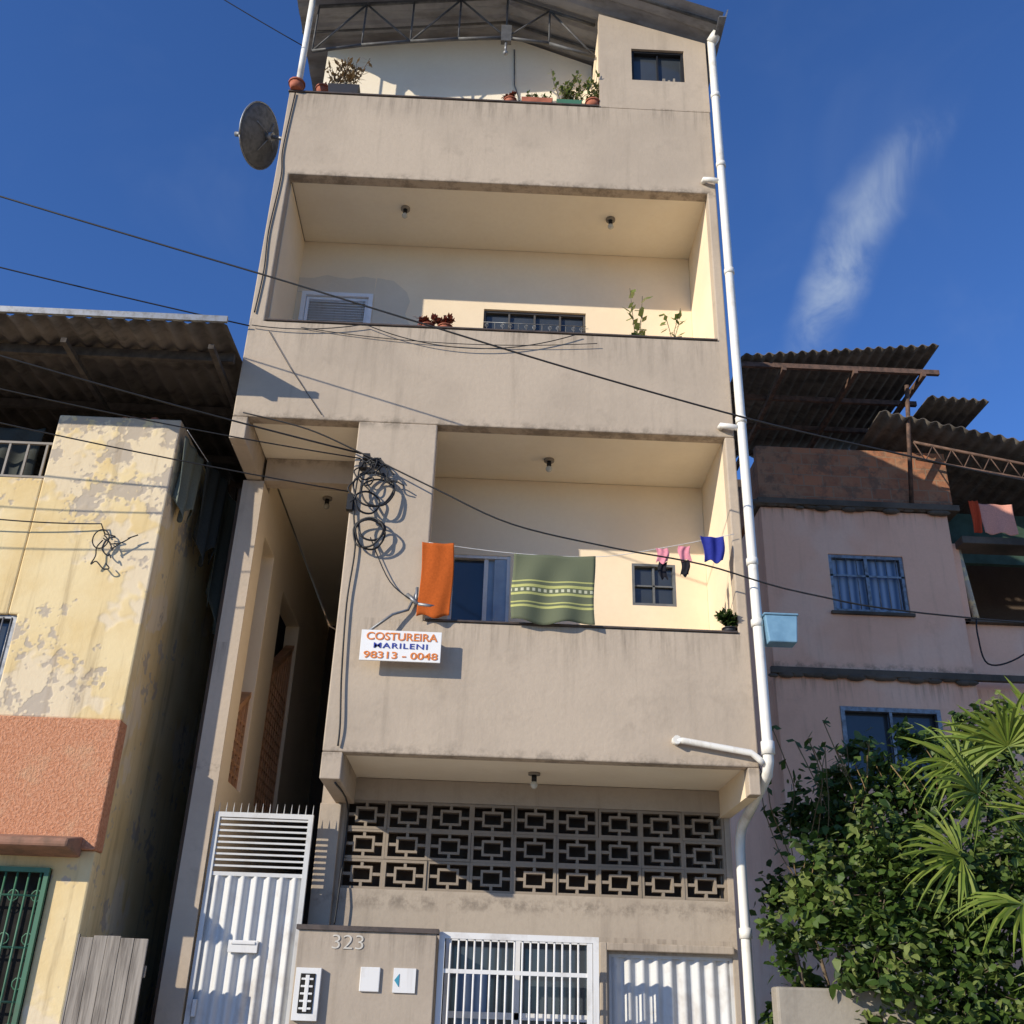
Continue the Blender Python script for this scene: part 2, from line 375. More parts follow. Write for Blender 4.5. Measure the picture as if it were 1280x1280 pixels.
f.obj("rooftop_window",[M_black,M_glass,M_conc],AB)
# --- ground floor
f=MB()
f.wallxz(-1.38,XR-.01,.1,3.395,YB+.001,YB+.16,[(-1.17,2.09,2.49,3.21),(-.27,.98,.1,2.17),(1.08,2.10,.1,2.06)])
f.obj("ground_floor_wall",M_grey,AB)
f=MB(); f.box(-1.38,-1.20,8.98,YB,.12,3.16); f.box(1.0,1.06,8.99,YB,.12,2.14); f.box(1.06,2.10,8.99,YB,2.08,2.14)
f.obj("ground_floor_piers",M_grey,AB,bevel=.008)
f=MB(); nx,nz=9,3; x0,x1,z0,z1=-1.17,2.09,2.49,3.21; cw=(x1-x0)/nx; ch=(z1-z0)/nz
for i in range(nx):
    for j in range(nz):
        a=x0+i*cw+random.uniform(-.003,.003); b=z0+j*ch+random.uniform(-.003,.003); e=.022; ya=9.062+random.uniform(-.006,.006); yb=9.16
        A,Bx,Cz,Dz=a,a+cw,b,b+ch
        f.box(A,Bx,ya,yb,Cz,Cz+e); f.box(A,Bx,ya,yb,Dz-e,Dz); f.box(A,A+e,ya,yb,Cz+e,Dz-e); f.box(Bx-e,Bx,ya,yb,Cz+e,Dz-e)
        cx=(A+Bx)/2; cz=(Cz+Dz)/2; hw=cw*.25; hh=ch*.27; t=.02
        y2=ya+.006
        f.box(cx-hw,cx+hw,y2,yb,cz-hh,cz-hh+t); f.box(cx-hw,cx+hw,y2,yb,cz+hh-t,cz+hh); f.box(cx-hw,cx-hw+t,y2,yb,cz-hh+t,cz+hh-t); f.box(cx+hw-t,cx+hw,y2,yb,cz-hh+t,cz+hh-t)
        f.box(cx-t*.6,cx+t*.6,y2+.002,yb,Cz+e,cz-hh); f.box(cx-t*.6,cx+t*.6,y2+.002,yb,cz+hh,Dz-e)
        f.box(A+e,cx-hw,y2+.002,yb,cz-t*.6,cz+t*.6); f.box(cx+hw,Bx-e,y2+.002,yb,cz-t*.6,cz+t*.6)
f.obj("breeze_block_panel",M_cob,AB)
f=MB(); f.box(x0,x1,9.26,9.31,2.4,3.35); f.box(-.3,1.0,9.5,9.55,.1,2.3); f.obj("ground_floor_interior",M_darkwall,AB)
f=MB(); f.box(-1.25,2.05,9.23,14.8,3.42,3.52); f.box(-1.37,-1.27,9.22,14.8,.1,6.36); f.obj("first_floor_slab",M_conc,AB)
f=MB(); f.box(-1.37,-.31,8.55,8.70,.12,2.13); f.obj("meter_wall",M_grey,AB,bevel=.006)
f=MB(); f.box(-1.39,-.295,8.53,8.73,2.13,2.165); f.obj("meter_wall_cap",M_cap,AB)
f=MB(); f.box(-.42,-.31,8.70,9.05,.12,2.12); f.obj("porch_return_wall",M_grey,AB)
f=MB(); f.box(-1.37+.02,-1.16,8.50,8.55,1.50,1.86,0); f.box(-1.31,-1.20,8.492,8.50,1.55,1.82,1)
for k in range(5): f.box(-1.30,-1.21,8.486,8.492,1.575+k*.05,1.59+k*.05,0)
f.box(-1.27,-1.24,8.484,8.492,1.56,1.81,0)
f.obj("electric_meter_box",[M_white,M_dark],AB,bevel=.004)
f=MB(); f.box(-.87,-.72,8.53,8.55,1.71,1.88); f.obj("wall_junction_cover",M_white,AB,bevel=.006)
f=MB(); f.box(-.62,-.45,8.535,8.55,1.71,1.88,0); f.prism([(-.61,1.795),(-.575,1.84),(-.575,1.75)],'y',8.53,8.535,1); f.obj("address_plaque",[M_white,simple("plaque_teal",(.05,.30,.42))],AB)
f=MB()
for (a,b) in ((-.29,.95),):
    frame(f,a,b,.12,2.15,8.60,.045,.045,0)
    f.box(.86,.90,8.605,8.64,.165,2.105,0)
    x=a+.09
    while x<.85: f.rod((x,8.62,.16),(x,8.62,2.11),.0085,6,0); x+=.062
    for zz in (1.0,1.86): f.box(a+.045,.86,8.612,8.628,zz,zz+.03,0)
f.obj("front_grille",M_white,AB)
f=MB(); frame(f,-.25,.96,.12,2.16,9.10,.04,.05,0); f.box(.32,.36,9.10,9.14,.16,2.12,0); f.box(-.21,.92,9.10,9.14,1.55,1.60,0); f.box(-.21,.92,9.16,9.165,.16,2.12,1); f.box(-.15,.1,9.15,9.158,.9,1.9,2)
f.obj("front_door",[M_white,M_glass,M_curt],AB)
f=MB(); f.sheet((1.08,9.12,.12),(1.02,0,0),(0,0,1.93),9,.035,trap=False,seg=10); f.obj("garage_door",M_gate,AB)
f=MB(); frame(f,1.075,2.105,.12,2.065,9.085,.03,.03); f.obj("garage_door_frame",M_gate,AB)
f=MB()
frame(f,-2.21,-1.40,.14,3.03,8.82,.04,.04)
f.box(-2.17,-1.44,8.83,8.85,2.53,2.56)
for k in range(9): f.box(-2.17,-1.44,8.83,8.85,2.60+k*.046,2.615+k*.046)
f.sheet((-2.17,8.86,.18),(.73,0,0),(0,0,2.35),7,.04,trap=False,seg=10)
for k in range(14): 
    x=-2.19+k*.06; f.rod((x,8.84,3.03),(x,8.84,3.11),.006,5,0,.001)
f.obj("entry_gate",M_gate,AB)
f=MB(); f.box(-1.95,-1.72,8.795,8.82,1.96,2.05,0); f.box(-1.93,-1.74,8.785,8.795,2.02,2.04,0); f.box(-2.16,-2.13,8.79,8.83,1.5,1.62,0); f.obj("mail_slot",M_white,AB,bevel=.003)
# passage
f=MB()
f.box(-2.42,-2.23,8.80,9.12,.1,6.12)
f.wallyz(9.12,13.6,.1,6.36,-2.40,-2.24,[(9.20,9.72,3.35,5.72),(10.35,11.5,3.35,5.6)])
f.obj("passage_left_wall",M_cream,AB,bevel=.006)
f=MB(); f.box(-2.425,-2.225,8.79,8.80,.1,6.118); f.box(-2.23,-1.262,8.80,8.96,6.13,6.375); f.obj("passage_front_column",M_face,AB)
f=MB(); f.box(-2.23,-1.38,9.11,13.6,6.37,6.5); f.obj("passage_soffit",M_soffit,AB)
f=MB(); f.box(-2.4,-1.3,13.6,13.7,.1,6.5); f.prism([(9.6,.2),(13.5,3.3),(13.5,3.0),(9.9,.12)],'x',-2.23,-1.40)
f.box(-2.55,-2.50,9.13,13.6,.1,6.2)  # dark sheet behind the side openings, its colour stands in for their shade
f.obj("stairwell_and_shade_sheet",M_darkwall,AB)
f=MB()
for (ya,yb) in ((9.20,9.72),(10.35,11.5)):
    n=int((yb-ya)/.115)
    for k in range(n+1):
        y=ya+(yb-ya)*k/n; top=3.95+ (y-9.2)*.6
        f.box(-2.36,-2.28,y-.014,y+.014,3.35,min(top,5.4))
    for k in range(14):
        z=3.36+k*.1
        if z<3.95+(ya-9.2)*.6+.1: f.box(-2.355,-2.285,ya,yb,z,z+.028)
    f.prism([(ya,3.93+(ya-9.2)*.6),(yb,3.93+(yb-9.2)*.6),(yb,3.99+(yb-9.2)*.6),(ya,3.99+(ya-9.2)*.6)],'x',-2.37,-2.27)
f.obj("stair_lattice_parapet",simple("pink_lattice",(.60,.31,.16),(.44,.24,.12)),AB)
# roof
f=MB()
ridge=(-.1,12.48); le=(-2.55,12.12); re=(2.28,11.54)
f.sheet((ridge[0],7.62,ridge[1]),(0,6.5,0),(re[0]-ridge[0],0,re[1]-ridge[1]),22,.035,nv=3,sag=.003)
f.sheet((ridge[0],14.12,ridge[1]),(0,-6.5,0),(le[0]-ridge[0],0,le[1]-ridge[1]),22,.035,nv=3,sag=.003)
f.obj("metal_roof",M_roof,AB)
f=MB()
f.box(-.2,0,7.6,14,12.50,12.53); 
f.prism([(re[0]-.06,re[1]-.10),(re[0]+.02,re[1]-.10),(re[0]+.05,re[1]+.02),(re[0]+.035,re[1]+.02),(re[0]+.005,re[1]-.085),(re[0]-.06,re[1]-.085)],'y',7.6,13)
f.obj("roof_gutter",M_steel,AB)
f=MB()
def rz(x): return ridge[1]+(x-ridge[0])*((re[1]-ridge[1])/(re[0]-ridge[0]) if x>ridge[0] else (le[1]-ridge[1])/(le[0]-ridge[0]))
for Y in (8.25,):
    P=[(-2.3,Y,11.36),(-1.75,Y,11.50),(-1.2,Y,11.60),(-.65,Y,11.68),(-.1,Y,11.74),(.4,Y,11.68),(.93,Y,11.50)]
    T=[(p[0],Y,rz(p[0])-.05) for p in P]
    for a,b in zip(P,P[1:]): f.rod(a,b,.022,6)
    for a,b in zip(T,T[1:]): f.rod(a,b,.022,6)
    for i in range(len(P)-1):
        f.rod(P[i],T[i],.012,6)
        f.rod(P[i],T[i+1],.012,6) if i%2==0 else f.rod(T[i],P[i+1],.012,6)
    f.box(-.16,-.04,Y-.03,Y+.03,11.66,11.92)
for yy in (7.75,8.6): 
    f.rod((le[0],yy,rz(le[0])-.03),(ridge[0],yy,ridge[1]-.03),.02,6); f.rod((ridge[0],yy,ridge[1]-.03),(re[0],yy,re[1]-.03),.02,6)
f.obj("roof_truss",simple("dark_painted_steel",(.10,.10,.10),(.06,.06,.06),9,.6),AB)
f=MB(); f.rod((-2.33,8.05,10.45),(-2.33,8.05,12.08),.035,10); f.obj("roof_post",M_pvc,AB)
f=MB(); f.rod((-.1,8.25,11.66),(-.1,8.25,11.52),.014,8); f.uvs((-.1,8.25,11.49),.03)
f.tube([(.0,8.79,12.2),(.02,8.79,11.6),(.10,8.79,11.3),(.08,8.79,10.9)],.008,5); f.obj("terrace_lamp",M_steel,AB)
for (x,y,z) in ((-1.09,8.45,9.29),(1.11,8.47,9.29),(.5,8.6,6.38),(.42,8.6,3.40),(-1.75,9.6,6.37)):
    f=MB(); f.rod((x,y,z),(x,y,z-.02),.05,14,0); f.rod((x,y,z-.02),(x,y,z-.07),.022,10,1); f.uvs((x,y,z-.10),.032,mi=2); f.obj("ceiling_lamp",[M_conc,M_black,simple("bulb_glass",(.6,.58,.5),None,4,.2)],AB)
# drain pipe
f=MB()
px=2.20
f.tube([(2.20,7.93,11.45),(2.20,7.93,11.2),(px,7.93,8),(px+.005,7.93,5),(px+.01,7.93,3.55),(px+.01,7.94,3.42),(px+.01,8.0,3.33),(2.205,8.5,3.18),(2.20,8.86,3.08),(2.195,8.93,3.0),(2.19,8.95,2.9),(2.19,8.95,1.6),(2.19,8.95,.12)],.042,12)
for z in (10.6,9.6,8.2,6.5,5.1,4.55): f.rod((px+.002,7.93,z-.03),(px+.002,7.93,z+.03),.05,12)
f.rod((2.19,8.95,2.2),(2.19,8.95,2.28),.052,12); f.rod((px+.01,7.93,3.47),(px+.01,7.93,3.57),.053,12)
f.tube([(1.50,7.955,3.56),(1.56,7.95,3.555),(2.08,7.945,3.48),(2.14,7.94,3.43),(2.17,7.94,3.40)],.026,10); f.rod((1.50,8.02,3.56),(1.50,7.93,3.56),.034,10)
for z in (9.40,6.44): f.tube([(2.02,7.99,z+.01),(2.02,7.95,z+.01),(2.08,7.94,z),(2.2,7.935,z-.02)],.028,10); 
f.rod((2.20,7.93,11.43),(2.26,7.85,11.50),.06,10)
f.obj("drain_pipe",M_pvc,AB)

# ---------------------------------------------------------------- text helper
def text(body,x0,x1,z,h,y,mat,parent,name,bold=.0):
    c=bpy.data.curves.new(name,'FONT'); c.body=body; c.size=1; c.extrude=.002; c.offset=bold; c.materials.append(mat)
    if body=="MARILENI": c.space_character=1.15
    o=bpy.data.objects.new(name,c); COL.objects.link(o); bpy.context.view_layer.update()
    w=o.dimensions.x; hh=o.dimensions.y
    o.rotation_euler=(math.radians(90),0,0); o.scale=((x1-x0)/w,h/hh,1); o.location=(x0,y,z); o.parent=parent
    return o
M_or=simple("sign_orange",(.72,.22,.04),(.65,.2,.05)); M_bl=simple("sign_blue",(.03,.05,.32),(.03,.05,.28))
SG=group("shop_sign")
f=MB(); f.box(-1.03,-.385,7.87,7.885,4.085,4.34); f.obj("board",painted("sign_white",(.82,.81,.78),amt=.18),SG,bevel=.002)
text("COSTUREIRA",-.99,-.42,4.258,.065,7.867,M_or,SG,"line_top",.015)
text("MARILENI",-.93,-.50,4.190,.044,7.867,M_bl,SG,"line_name",.008)
text("98313 - 0048",-1.00,-.41,4.105,.058,7.867,M_or,SG,"line_phone",.015)
f=MB(); f.tube([(-.97,7.89,4.34),(-.80,7.93,4.50),(-.68,7.97,4.56),(-.62,7.97,4.72)],.012,6); f.rod((-.70,7.99,4.70),(-.60,7.94,4.60),.02,6); f.rod((-.60,7.94,4.60),(-.45,7.94,4.585),.018,6); f.rod((-.62,7.97,4.60),(-.62,7.97,4.76),.014,6)
f.rod((-.98,7.99,4.3),(-.98,7.88,4.3),.01,6); f.rod((-.45,7.99,4.3),(-.45,7.88,4.3),.01,6); f.obj("bracket",M_steel,SG)
text("323",-1.12,-.88,2.0,.10,8.545,simple("number_metal",(.62,.58,.50)),AB,"house_number",-.01)

# ---------------------------------------------------------------- cables
def sag(p,q,s,n=24):
    p=Vector(p);q=Vector(q); return [p.lerp(q,i/n)-Vector((0,0,4*s*(i/n)*(1-i/n))) for i in range(n+1)]
def smooth(P):
    P=[Vector(p) for p in P]; out=[]
    for i in range(len(P)-1):
        p0=P[max(i-1,0)];p1=P[i];p2=P[i+1];p3=P[min(i+2,len(P)-1)]
        for k in range(6):
            t=k/6; out.append(.5*((2*p1)+(p2-p0)*t+(2*p0-5*p1+4*p2-p3)*t*t+(3*p1-p0-3*p2+p3)*t**3))
    return out+[P[-1]]
def cable(pts,r=.008): f=MB(); f.tube(pts,r,6); return f.obj("overhead_cable",M_black)
cable(smooth([(-10,7,9.65),(-7,7,8.68),(-4.45,7,7.89),(-3.1,7,7.48),(-1.90,7,7.12),(-.72,7,6.75),(.6,7,6.34),(2.03,7,5.94),(3.1,7,5.70),(4.15,7,5.49),(6.5,7,5.1),(10,7,4.7)]),.008)
cable(sag((-8,7.2,8.2),(-2.38,7.97,7.33),.05),.007)
cable(sag((-8,6.5,7.2),(-1.2,7.95,6.0),.10),.008)
cable(sag((-8,6.6,6.75),(-1.2,7.95,5.95),.16),.006)
cable(sag((-8,6.5,6.35),(-1.28,7.95,5.62),.12),.006)
cable(smooth([(-2.30,7.97,6.38),(-1.7,7.94,6.22),(-1.18,7.92,5.98),(-.5,7.85,5.62),(.15,7.8,5.30),(1.0,7.8,5.12),(1.76,7.8,5.0),(2.6,7.8,4.78),(4.0,7.8,4.62),(9,8,4.5)]),.007)
cable(sag((-2.36,7.97,7.34),(-1.3,7.96,7.40),.05)+sag((-1.3,7.96,7.40),(.72,7.96,7.40),.22)[1:],.005)
cable(sag((-1.9,7.985,7.35),(.9,7.96,7.30),.09),.004)
cable(smooth([(-2.33,7.985,10.4),(-2.36,7.985,9.6),(-2.33,7.985,9.2),(-2.36,7.985,8.5),(-2.34,7.985,8.0),(-2.36,7.985,7.5)]),.008)
cable([(-2.2,7.985,7.3),(-1.95,7.985,6.9),(-1.6,7.985,6.4)],.003)
cable(sag((-7,7,13.9),(-2.35,8.0,11.15),.15),.006)
cable(smooth([(-1.2,7.97,5.95),(-1.22,7.97,5.5),(-1.17,7.97,5.1),(-1.19,7.97,4.6),(-1.17,7.97,4.0),(-1.14,7.97,3.6),(-1.14,7.98,3.42)]),.008)
cable(smooth([(-1.05,7.97,5.2),(-.85,7.96,4.8),(-.62,7.96,4.62)]),.005)
cable(smooth([(-1.14,8.04,3.15),(-1.14,8.99,3.1),(-1.15,8.97,2.4),(-1.16,8.97,2.2)]),.008)
cable(sag((-6,8.1,5.55),(-3.45,8.25,5.35),.1)+[Vector((-3.4,8.26,5.25))],.006)
cable(smooth([(7.1,13.9,7.0),(7.05,13.85,6.7),(7.15,13.9,6.3),(7.6,13.9,6.4),(8.3,13.9,6.9)]),.012)
f=MB()
for (cx,cz,r) in ((-1.06,5.63,.17),(-1.02,5.60,.14),(-1.07,5.22,.13),(-1.04,5.25,.11),(-1.10,5.5,.10),(-1.05,5.20,.12)):
    ph=random.random(); f.tube([(cx+r*math.cos(a)*(1+.08*math.sin(3*a+ph)),7.91+.04*math.sin(a+ph*6),cz+r*math.sin(a)*1.05) for a in [i*2*math.pi/28 for i in range(28)]+[0]],.009,6)
for k in range(9):
    p=Vector((-1.12,7.93,5.93)); pts=[p]
    for j in range(6): p=p+Vector((random.uniform(-.08,.09),random.uniform(-.02,.01),random.uniform(-.10,.03))); pts.append(Vector((p.x,min(7.98,p.y),p.z)))
    f.tube(smooth(pts),.007,5)
for p in ((-1.15,5.97),(-1.05,5.93),(-1.18,5.88)): f.box(p[0]-.03,p[0]+.03,7.93,7.995,p[1]-.025,p[1]+.025)
f.box(-1.28,-1.23,7.95,7.999,5.45,5.6)
f.obj("cable_coil",M_black)
f=MB(); 
for k in range(4):
    p=Vector((-3.40,8.24,5.25-k*.02)); pts=[p]
    for j in range(7): p=p+Vector((random.uniform(-.06,.09),0,random.uniform(-.09,.06))); pts.append(p)
    f.tube(smooth(pts),.006,5)
f.tube([(-3.42+.07*math.cos(a),8.24,5.2+.09*math.sin(a)) for a in [i*.3 for i in range(22)]],.006,5)
f.obj("cable_coil",M_black)

# ---------------------------------------------------------------- satellite dish
SD=group("satellite_dish")
f=MB(); c=Vector((-2.74,8.60,10.38)); ax=Vector((-.92,.26,.30)).normalized(); u=ax.orthogonal().normalized(); w=ax.cross(u); R=.36
rings=[]
for j in range(9):
    r=R*j/8; rings.append([f.bm.verts.new(c+u*r*math.cos(a)+w*r*math.sin(a)+ax*(r*r*.8)) for a in [i*2*math.pi/32 for i in range(32)]])
for j in range(8):
    for i in range(32):
        q=f.bm.faces.new([rings[j][i],rings[j][(i+1)%32],rings[j+1][(i+1)%32],rings[j+1][i]]); q.smooth=True
f.obj("reflector",simple("dish_grey",(.13,.135,.14),(.08,.083,.085),14,.6),SD,solid=.006)
f=MB()
f.tube([c+(u*math.cos(a)+w*math.sin(a))*R+ax*.104 for a in [i*2*math.pi/40 for i in range(41)]],.010,6)
foc=c+ax*.40
f.rod(c-w*R+ax*.104,foc,.009,6)
f.rod(foc-ax*.06,foc+ax*.03,.03,10)
f.rod(c,c-ax*.08,.05,8); f.rod(c-ax*.08,(-2.50,8.5,10.25),.022,8); f.rod((-2.50,8.5,10.45),(-2.50,8.5,9.98),.022,8); f.rod((-2.50,8.5,10.1),(-2.39,8.5,10.1),.018,6); f.rod((-2.50,8.5,10.38),(-2.39,8.5,10.38),.018,6)
for a in (.8,2.4,4.0,5.5): f.rod(c-ax*.05,c+(u*math.cos(a)+w*math.sin(a))*R*.6+ax*.02,.007,5)
f.obj("mount",M_steel,SD)

# ---------------------------------------------------------------- laundry
def clothmesh(name,x0,x1,z0,z1,y,mat,fold=.012,freq=5,parent=None,taper=0,mats=None):
    f=MB(); nx,nz=26,22; V=[]; ph=random.uniform(0,6)
    for j in range(nz+1):
        b=j/nz; row=[]
        for i in range(nx+1):
            a=i/nx; zz=z1-(z1-z0)*b
            xx=x0+(x1-x0)*(a+(.5-a)*taper*b)
            yy=y+fold*b**.5*math.sin(a*freq*6.28+ph+b*1.3)+fold*.6*math.sin(a*11+b*4)
            zz+=.010*math.sin(a*9+ph)*(b*1.5)-.008*math.sin(a*math.pi)
            row.append(f.bm.verts.new((xx+.008*math.sin(b*5+ph),yy,zz)))
        V.append(row)
    for j in range(nz):
        for i in range(nx):
            q=f.bm.faces.new([V[j][i],V[j][i+1],V[j+1][i+1],V[j+1][i]]); q.smooth=True
    return f.obj(name,mat,parent,solid=.004)
f=MB(); f.tube(smooth([(-.55,7.96,5.17),(.15,7.95,5.10),(.9,7.95,5.10),(1.5,7.95,5.22),(2.07,7.96,5.37)]),.003,5); f.obj("clothesline",M_white)
clothmesh("orange_cloth",-.60,-.33,4.50,5.16,7.93,M_co,.007,1.3)
clothmesh("striped_towel",.17,.86,4.49,5.09,7.93,M_towel,.016,2.2)
def sock(name,x,z1,mat1,mat2):
    p=group(name); clothmesh("top",x,x+.10,z1-.13,z1,7.94,mat1,.006,1,p); clothmesh("foot",x+.015,x+.085,z1-.27,z1-.125,7.945,mat2,.006,1,p)
sock("hanging_sock",1.39,5.20,M_cp,M_ck2); sock("hanging_sock",1.58,5.23,M_cp,M_ck2)
clothmesh("blue_shorts",1.78,1.98,5.10,5.33,7.94,M_cb,.012,2,taper=.2)

# ---------------------------------------------------------------- potted plants
def sprig(f,p,h,spread,n,leaf,mi_stem,mi_leaf,stems=5,lw=.4):
    for s_ in range(stems):
        d=Vector((random.uniform(-spread,spread),random.uniform(-spread*.6,spread*.6),h*random.uniform(.6,1)))
        q=Vector(p)+d; mid=Vector(p)+d*.5+Vector((random.uniform(-.03,.03),0,.03))
        f.tube([p,mid,q],.004,4,mi_stem)
        for k in range(n):
            t=random.uniform(.25,1); b=Vector(p).lerp(q,t); a=Vector((random.uniform(-1,1),random.uniform(-1,1),random.uniform(-.3,.8))).normalized()
            s2=a.orthogonal().normalized()*leaf*lw; L=leaf*random.uniform(.6,1.2)
            f.quad(b,b+a*L*.5+s2,b+a*L,b+a*L*.5-s2,mi=mi_leaf)
def potted(name,x,y,z,pw,ph,matpot,matleaf,h,spread,n,leaf,stems,box=False,lw=.4):
    f=MB()
    if box: 
        f.prism([(x-pw*.9,z),(x+pw*.9,z),(x+pw,z+ph),(x-pw,z+ph)],'y',y-.06,y+.06,0)
    else:
        f.rod((x,y,z),(x,y,z+ph*.8),pw*.7,14,0,pw*.95); f.rod((x,y,z+ph*.8),(x,y,z+ph),pw*1.08,14,0)
    for k in range(3 if box else 1):
        sprig(f,(x+(k-1)*pw*.6 if box else x,y,z+ph),h,spread,n,leaf,1,2,stems,lw)
    return f.obj(name,[matpot,M_bark,matleaf])
zt=10.45
potted("dry_plant_pot",-1.83,8.05,zt,.17,.13,M_pot,M_dry,.46,.16,9,.09,8,True,.18)
potted("clay_pot",-2.33,7.99,zt,.085,.10,M_terr,M_dry,.06,.04,2,.04,2)
potted("clay_pot",-2.12,8.3,zt+.28,.08,.10,M_terr,M_red,.10,.05,4,.04,4)
potted("red_leaf_plant",-.02,8.05,zt,.07,.06,M_terr,M_red,.09,.09,20,.05,7)
potted("long_planter",.27,8.05,zt,.17,.07,M_terr,M_l2,.12,.06,7,.04,5,True)
potted("green_planter",.62,8.05,zt,.14,.06,M_grn,M_l3,.42,.22,14,.06,6,True)
potted("clay_pot",.88,8.05,zt,.08,.09,M_terr,M_l3,.36,.14,14,.06,7)
zr=7.438
potted("red_leaf_plant",-.72,8.07,zr,.07,.05,M_terr,M_red,.10,.10,18,.06,7)
potted("red_leaf_plant",-.55,8.07,zr,.07,.05,M_terr,M_red,.10,.10,18,.06,7)
potted("tall_balcony_plant",1.32,8.25,7.25,.08,.1,M_pot,M_l3,.85,.08,13,.11,3)
potted("tall_balcony_plant",1.68,8.25,7.25,.08,.1,M_pot,M_l3,.62,.08,12,.09,3)
potted("small_balcony_plant",1.30,8.07,zr,.03,.02,M_pot,M_l2,.07,.06,6,.05,4)
potted("succulent_plant",2.0,8.05,4.498,.06,.04,M_pot,M_l1,.13,.10,26,.07,8)
f=MB(); f.prism([(2.27,4.37),(2.50,4.37),(2.52,4.60),(2.25,4.60)],'y',7.85,8.0); f.box(2.24,2.53,7.84,8.01,4.60,4.62); f.obj("plastic_container",simple("translucent_plastic",(.20,.36,.48),(.14,.27,.38),5,.25),None,bevel=.012)

# ---------------------------------------------------------------- yellow house (left)
YH=group("yellow_house"); Yf=8.30
f=MB()
f.wallxz(-10,-4.08,3.63,5.80,Yf,Yf+.15,[(-5.0,-4.0,3.88,4.50)])
f.wallxz(-4.08,-2.95,3.63,6.47,Yf,Yf+.15,[(-4.09,-4.0,3.88,4.50)])
f.wallxz(-10,-2.95,.1,2.62,Yf,Yf+.15,[(-4.35,-3.25,.9,2.48)])
f.wallyz(Yf+.15,11.0,.1,6.47,-3.10,-2.95)
f.obj("walls",M_yellow,YH,bevel=.015)
f=MB(); f.box(-10,-2.945,Yf-.03,Yf+.15,2.62,3.63); f.obj("roughcast_band",M_orange,YH,bevel=.01)
f=MB(); f.prism([(7.98,2.60),(Yf+.0,2.56),(Yf+.0,2.72),(7.98,2.66)],'x',-10,-3.05); f.obj("door_canopy",simple("canopy_concrete",(.33,.17,.11),(.2,.12,.08),6,.95,0,.4),YH,bevel=.02)
f=MB(); f.box(-10,-3.2,11,11.1,.1,7.2); f.box(-10,-3.10,Yf+.15,11,5.3,5.4); f.obj("rear_walls",M_darkwall,YH)
f=MB(); frame(f,-5.0,-4.005,3.88,4.50,Yf+.03,.03,.05,0); f.box(-4.97,-4.03,Yf+.1,Yf+.105,3.9,4.48,1)
for k in range(14): f.rod((-4.96+k*.07,Yf+.03,3.9),(-4.96+k*.07,Yf+.03,4.48),.007,5,0)
f.obj("side_window",[M_steel,M_glass],YH)
f=MB(); frame(f,-4.35,-3.25,.9,2.48,Yf-.04,.035,.035,0)
for k in range(12): f.rod((-4.28+k*.088,Yf-.02,.93),(-4.28+k*.088,Yf-.02,2.45),.009,6,0)
for k in range(4): f.rod((-4.33,Yf-.02,1.2+k*.36),(-3.27,Yf-.02,1.2+k*.36),.009,6,0)
for k in range(6):
    for j in range(4): f.tube([(-4.19+k*.176+.04*math.cos(a),Yf-.02,1.38+j*.3+.04*math.sin(a)) for a in [i*.7 for i in range(10)]],.005,4,0)
f.box(-4.30,-3.3,Yf+.1,Yf+.105,.95,2.45,1)
f.obj("green_grille",[M_grn,M_dark],YH)
f=MB()
for z in (5.83,6.18): f.box(-10,-4.10,Yf+.06,Yf+.09,z,z+.022)
x=-4.15
while x>-9.9: f.box(x-.010,x+.010,Yf+.065,Yf+.085,5.80,6.18); x-=.17
f.obj("terrace_railing",painted("weathered_rail_paint",(.24,.21,.18)),YH)
f=MB(); f.sheet((-10,7.45,6.95),(7.58,0,0),(0,4.6,.35),44,.05,trap=False,seg=6,nv=8,sag=.006); f.obj("roof",M_froof,YH,solid=.008)
f=MB()
for y in (7.9,9.0,10.2): f.box(-10,-2.45,y,y+.05,6.87+(y-7.45)*.076-.03,6.93+(y-7.45)*.076)
for x in (-8,-6.5,-5.2,-3.9,-2.6): f.box(x,x+.05,7.6,11,6.80,6.85)
f.box(-3.02,-2.96,10.5,10.56,5,6.9)
f.obj("roof_frame",M_dframe,YH)
f=MB(); f.box(-10,-2.42,7.42,7.45,6.97,7.03); f.obj("roof_fascia",M_steel,YH)
f=MB()
for (x,s_) in ((-3.42,1),(-3.5,.8),(-3.32,.7),(-3.22,1.1)): f.uvs((x,Yf+.07,6.49),.035*s_,8,6,(1.3,1,.8))
f.obj("wall_rubble",M_terr,YH)
PG=group("plank_gate")
f=MB(); x=-3.04; k=0
while x<-2.45: f.box(x,x+.098,8.30+random.uniform(0,.012),8.33,.12,2.02+random.uniform(-.012,.012)); x+=.101
f.obj("planks",M_wood,PG,bevel=.003)
f=MB(); f.box(-3.03,-2.43,8.34,8.37,1.75,1.83); f.obj("battens",M_wood,PG)
f=MB(); f.box(-3.19,-2.42,11.0,11.1,.1,8.5); f.obj("alley_shade_wall",M_darkwall)  # added wall, coloured dark to give the alley gap its shade
def clothyz(name,y0,y1,z0,z1,x,mat,lean=0):
    f=MB(); V=[]
    for j in range(21):
        V.append([f.bm.verts.new((x+lean*i/24+.045*math.sin(i*.6+j*.1)*(.25+j/27),y0+(y1-y0)*i/24*(1-.15*j/20),z1-(z1-z0)*(j/20)*(1-.14*math.sin(i*.4)))) for i in range(25)])
    for j in range(20):
        for i in range(24):
            q=f.bm.faces.new([V[j][i],V[j][i+1],V[j+1][i+1],V[j+1][i]]); q.smooth=True
    f.obj(name,mat,None,solid=.005)
clothyz("hanging_cloth",8.34,8.80,5.62,6.32,-2.90,M_ck,.05); clothyz("hanging_cloth",8.9,9.35,5.45,6.38,-2.84,M_ckd,.1); clothyz("hanging_cloth",9.45,10.1,5.05,6.36,-2.80,M_ck,.12)
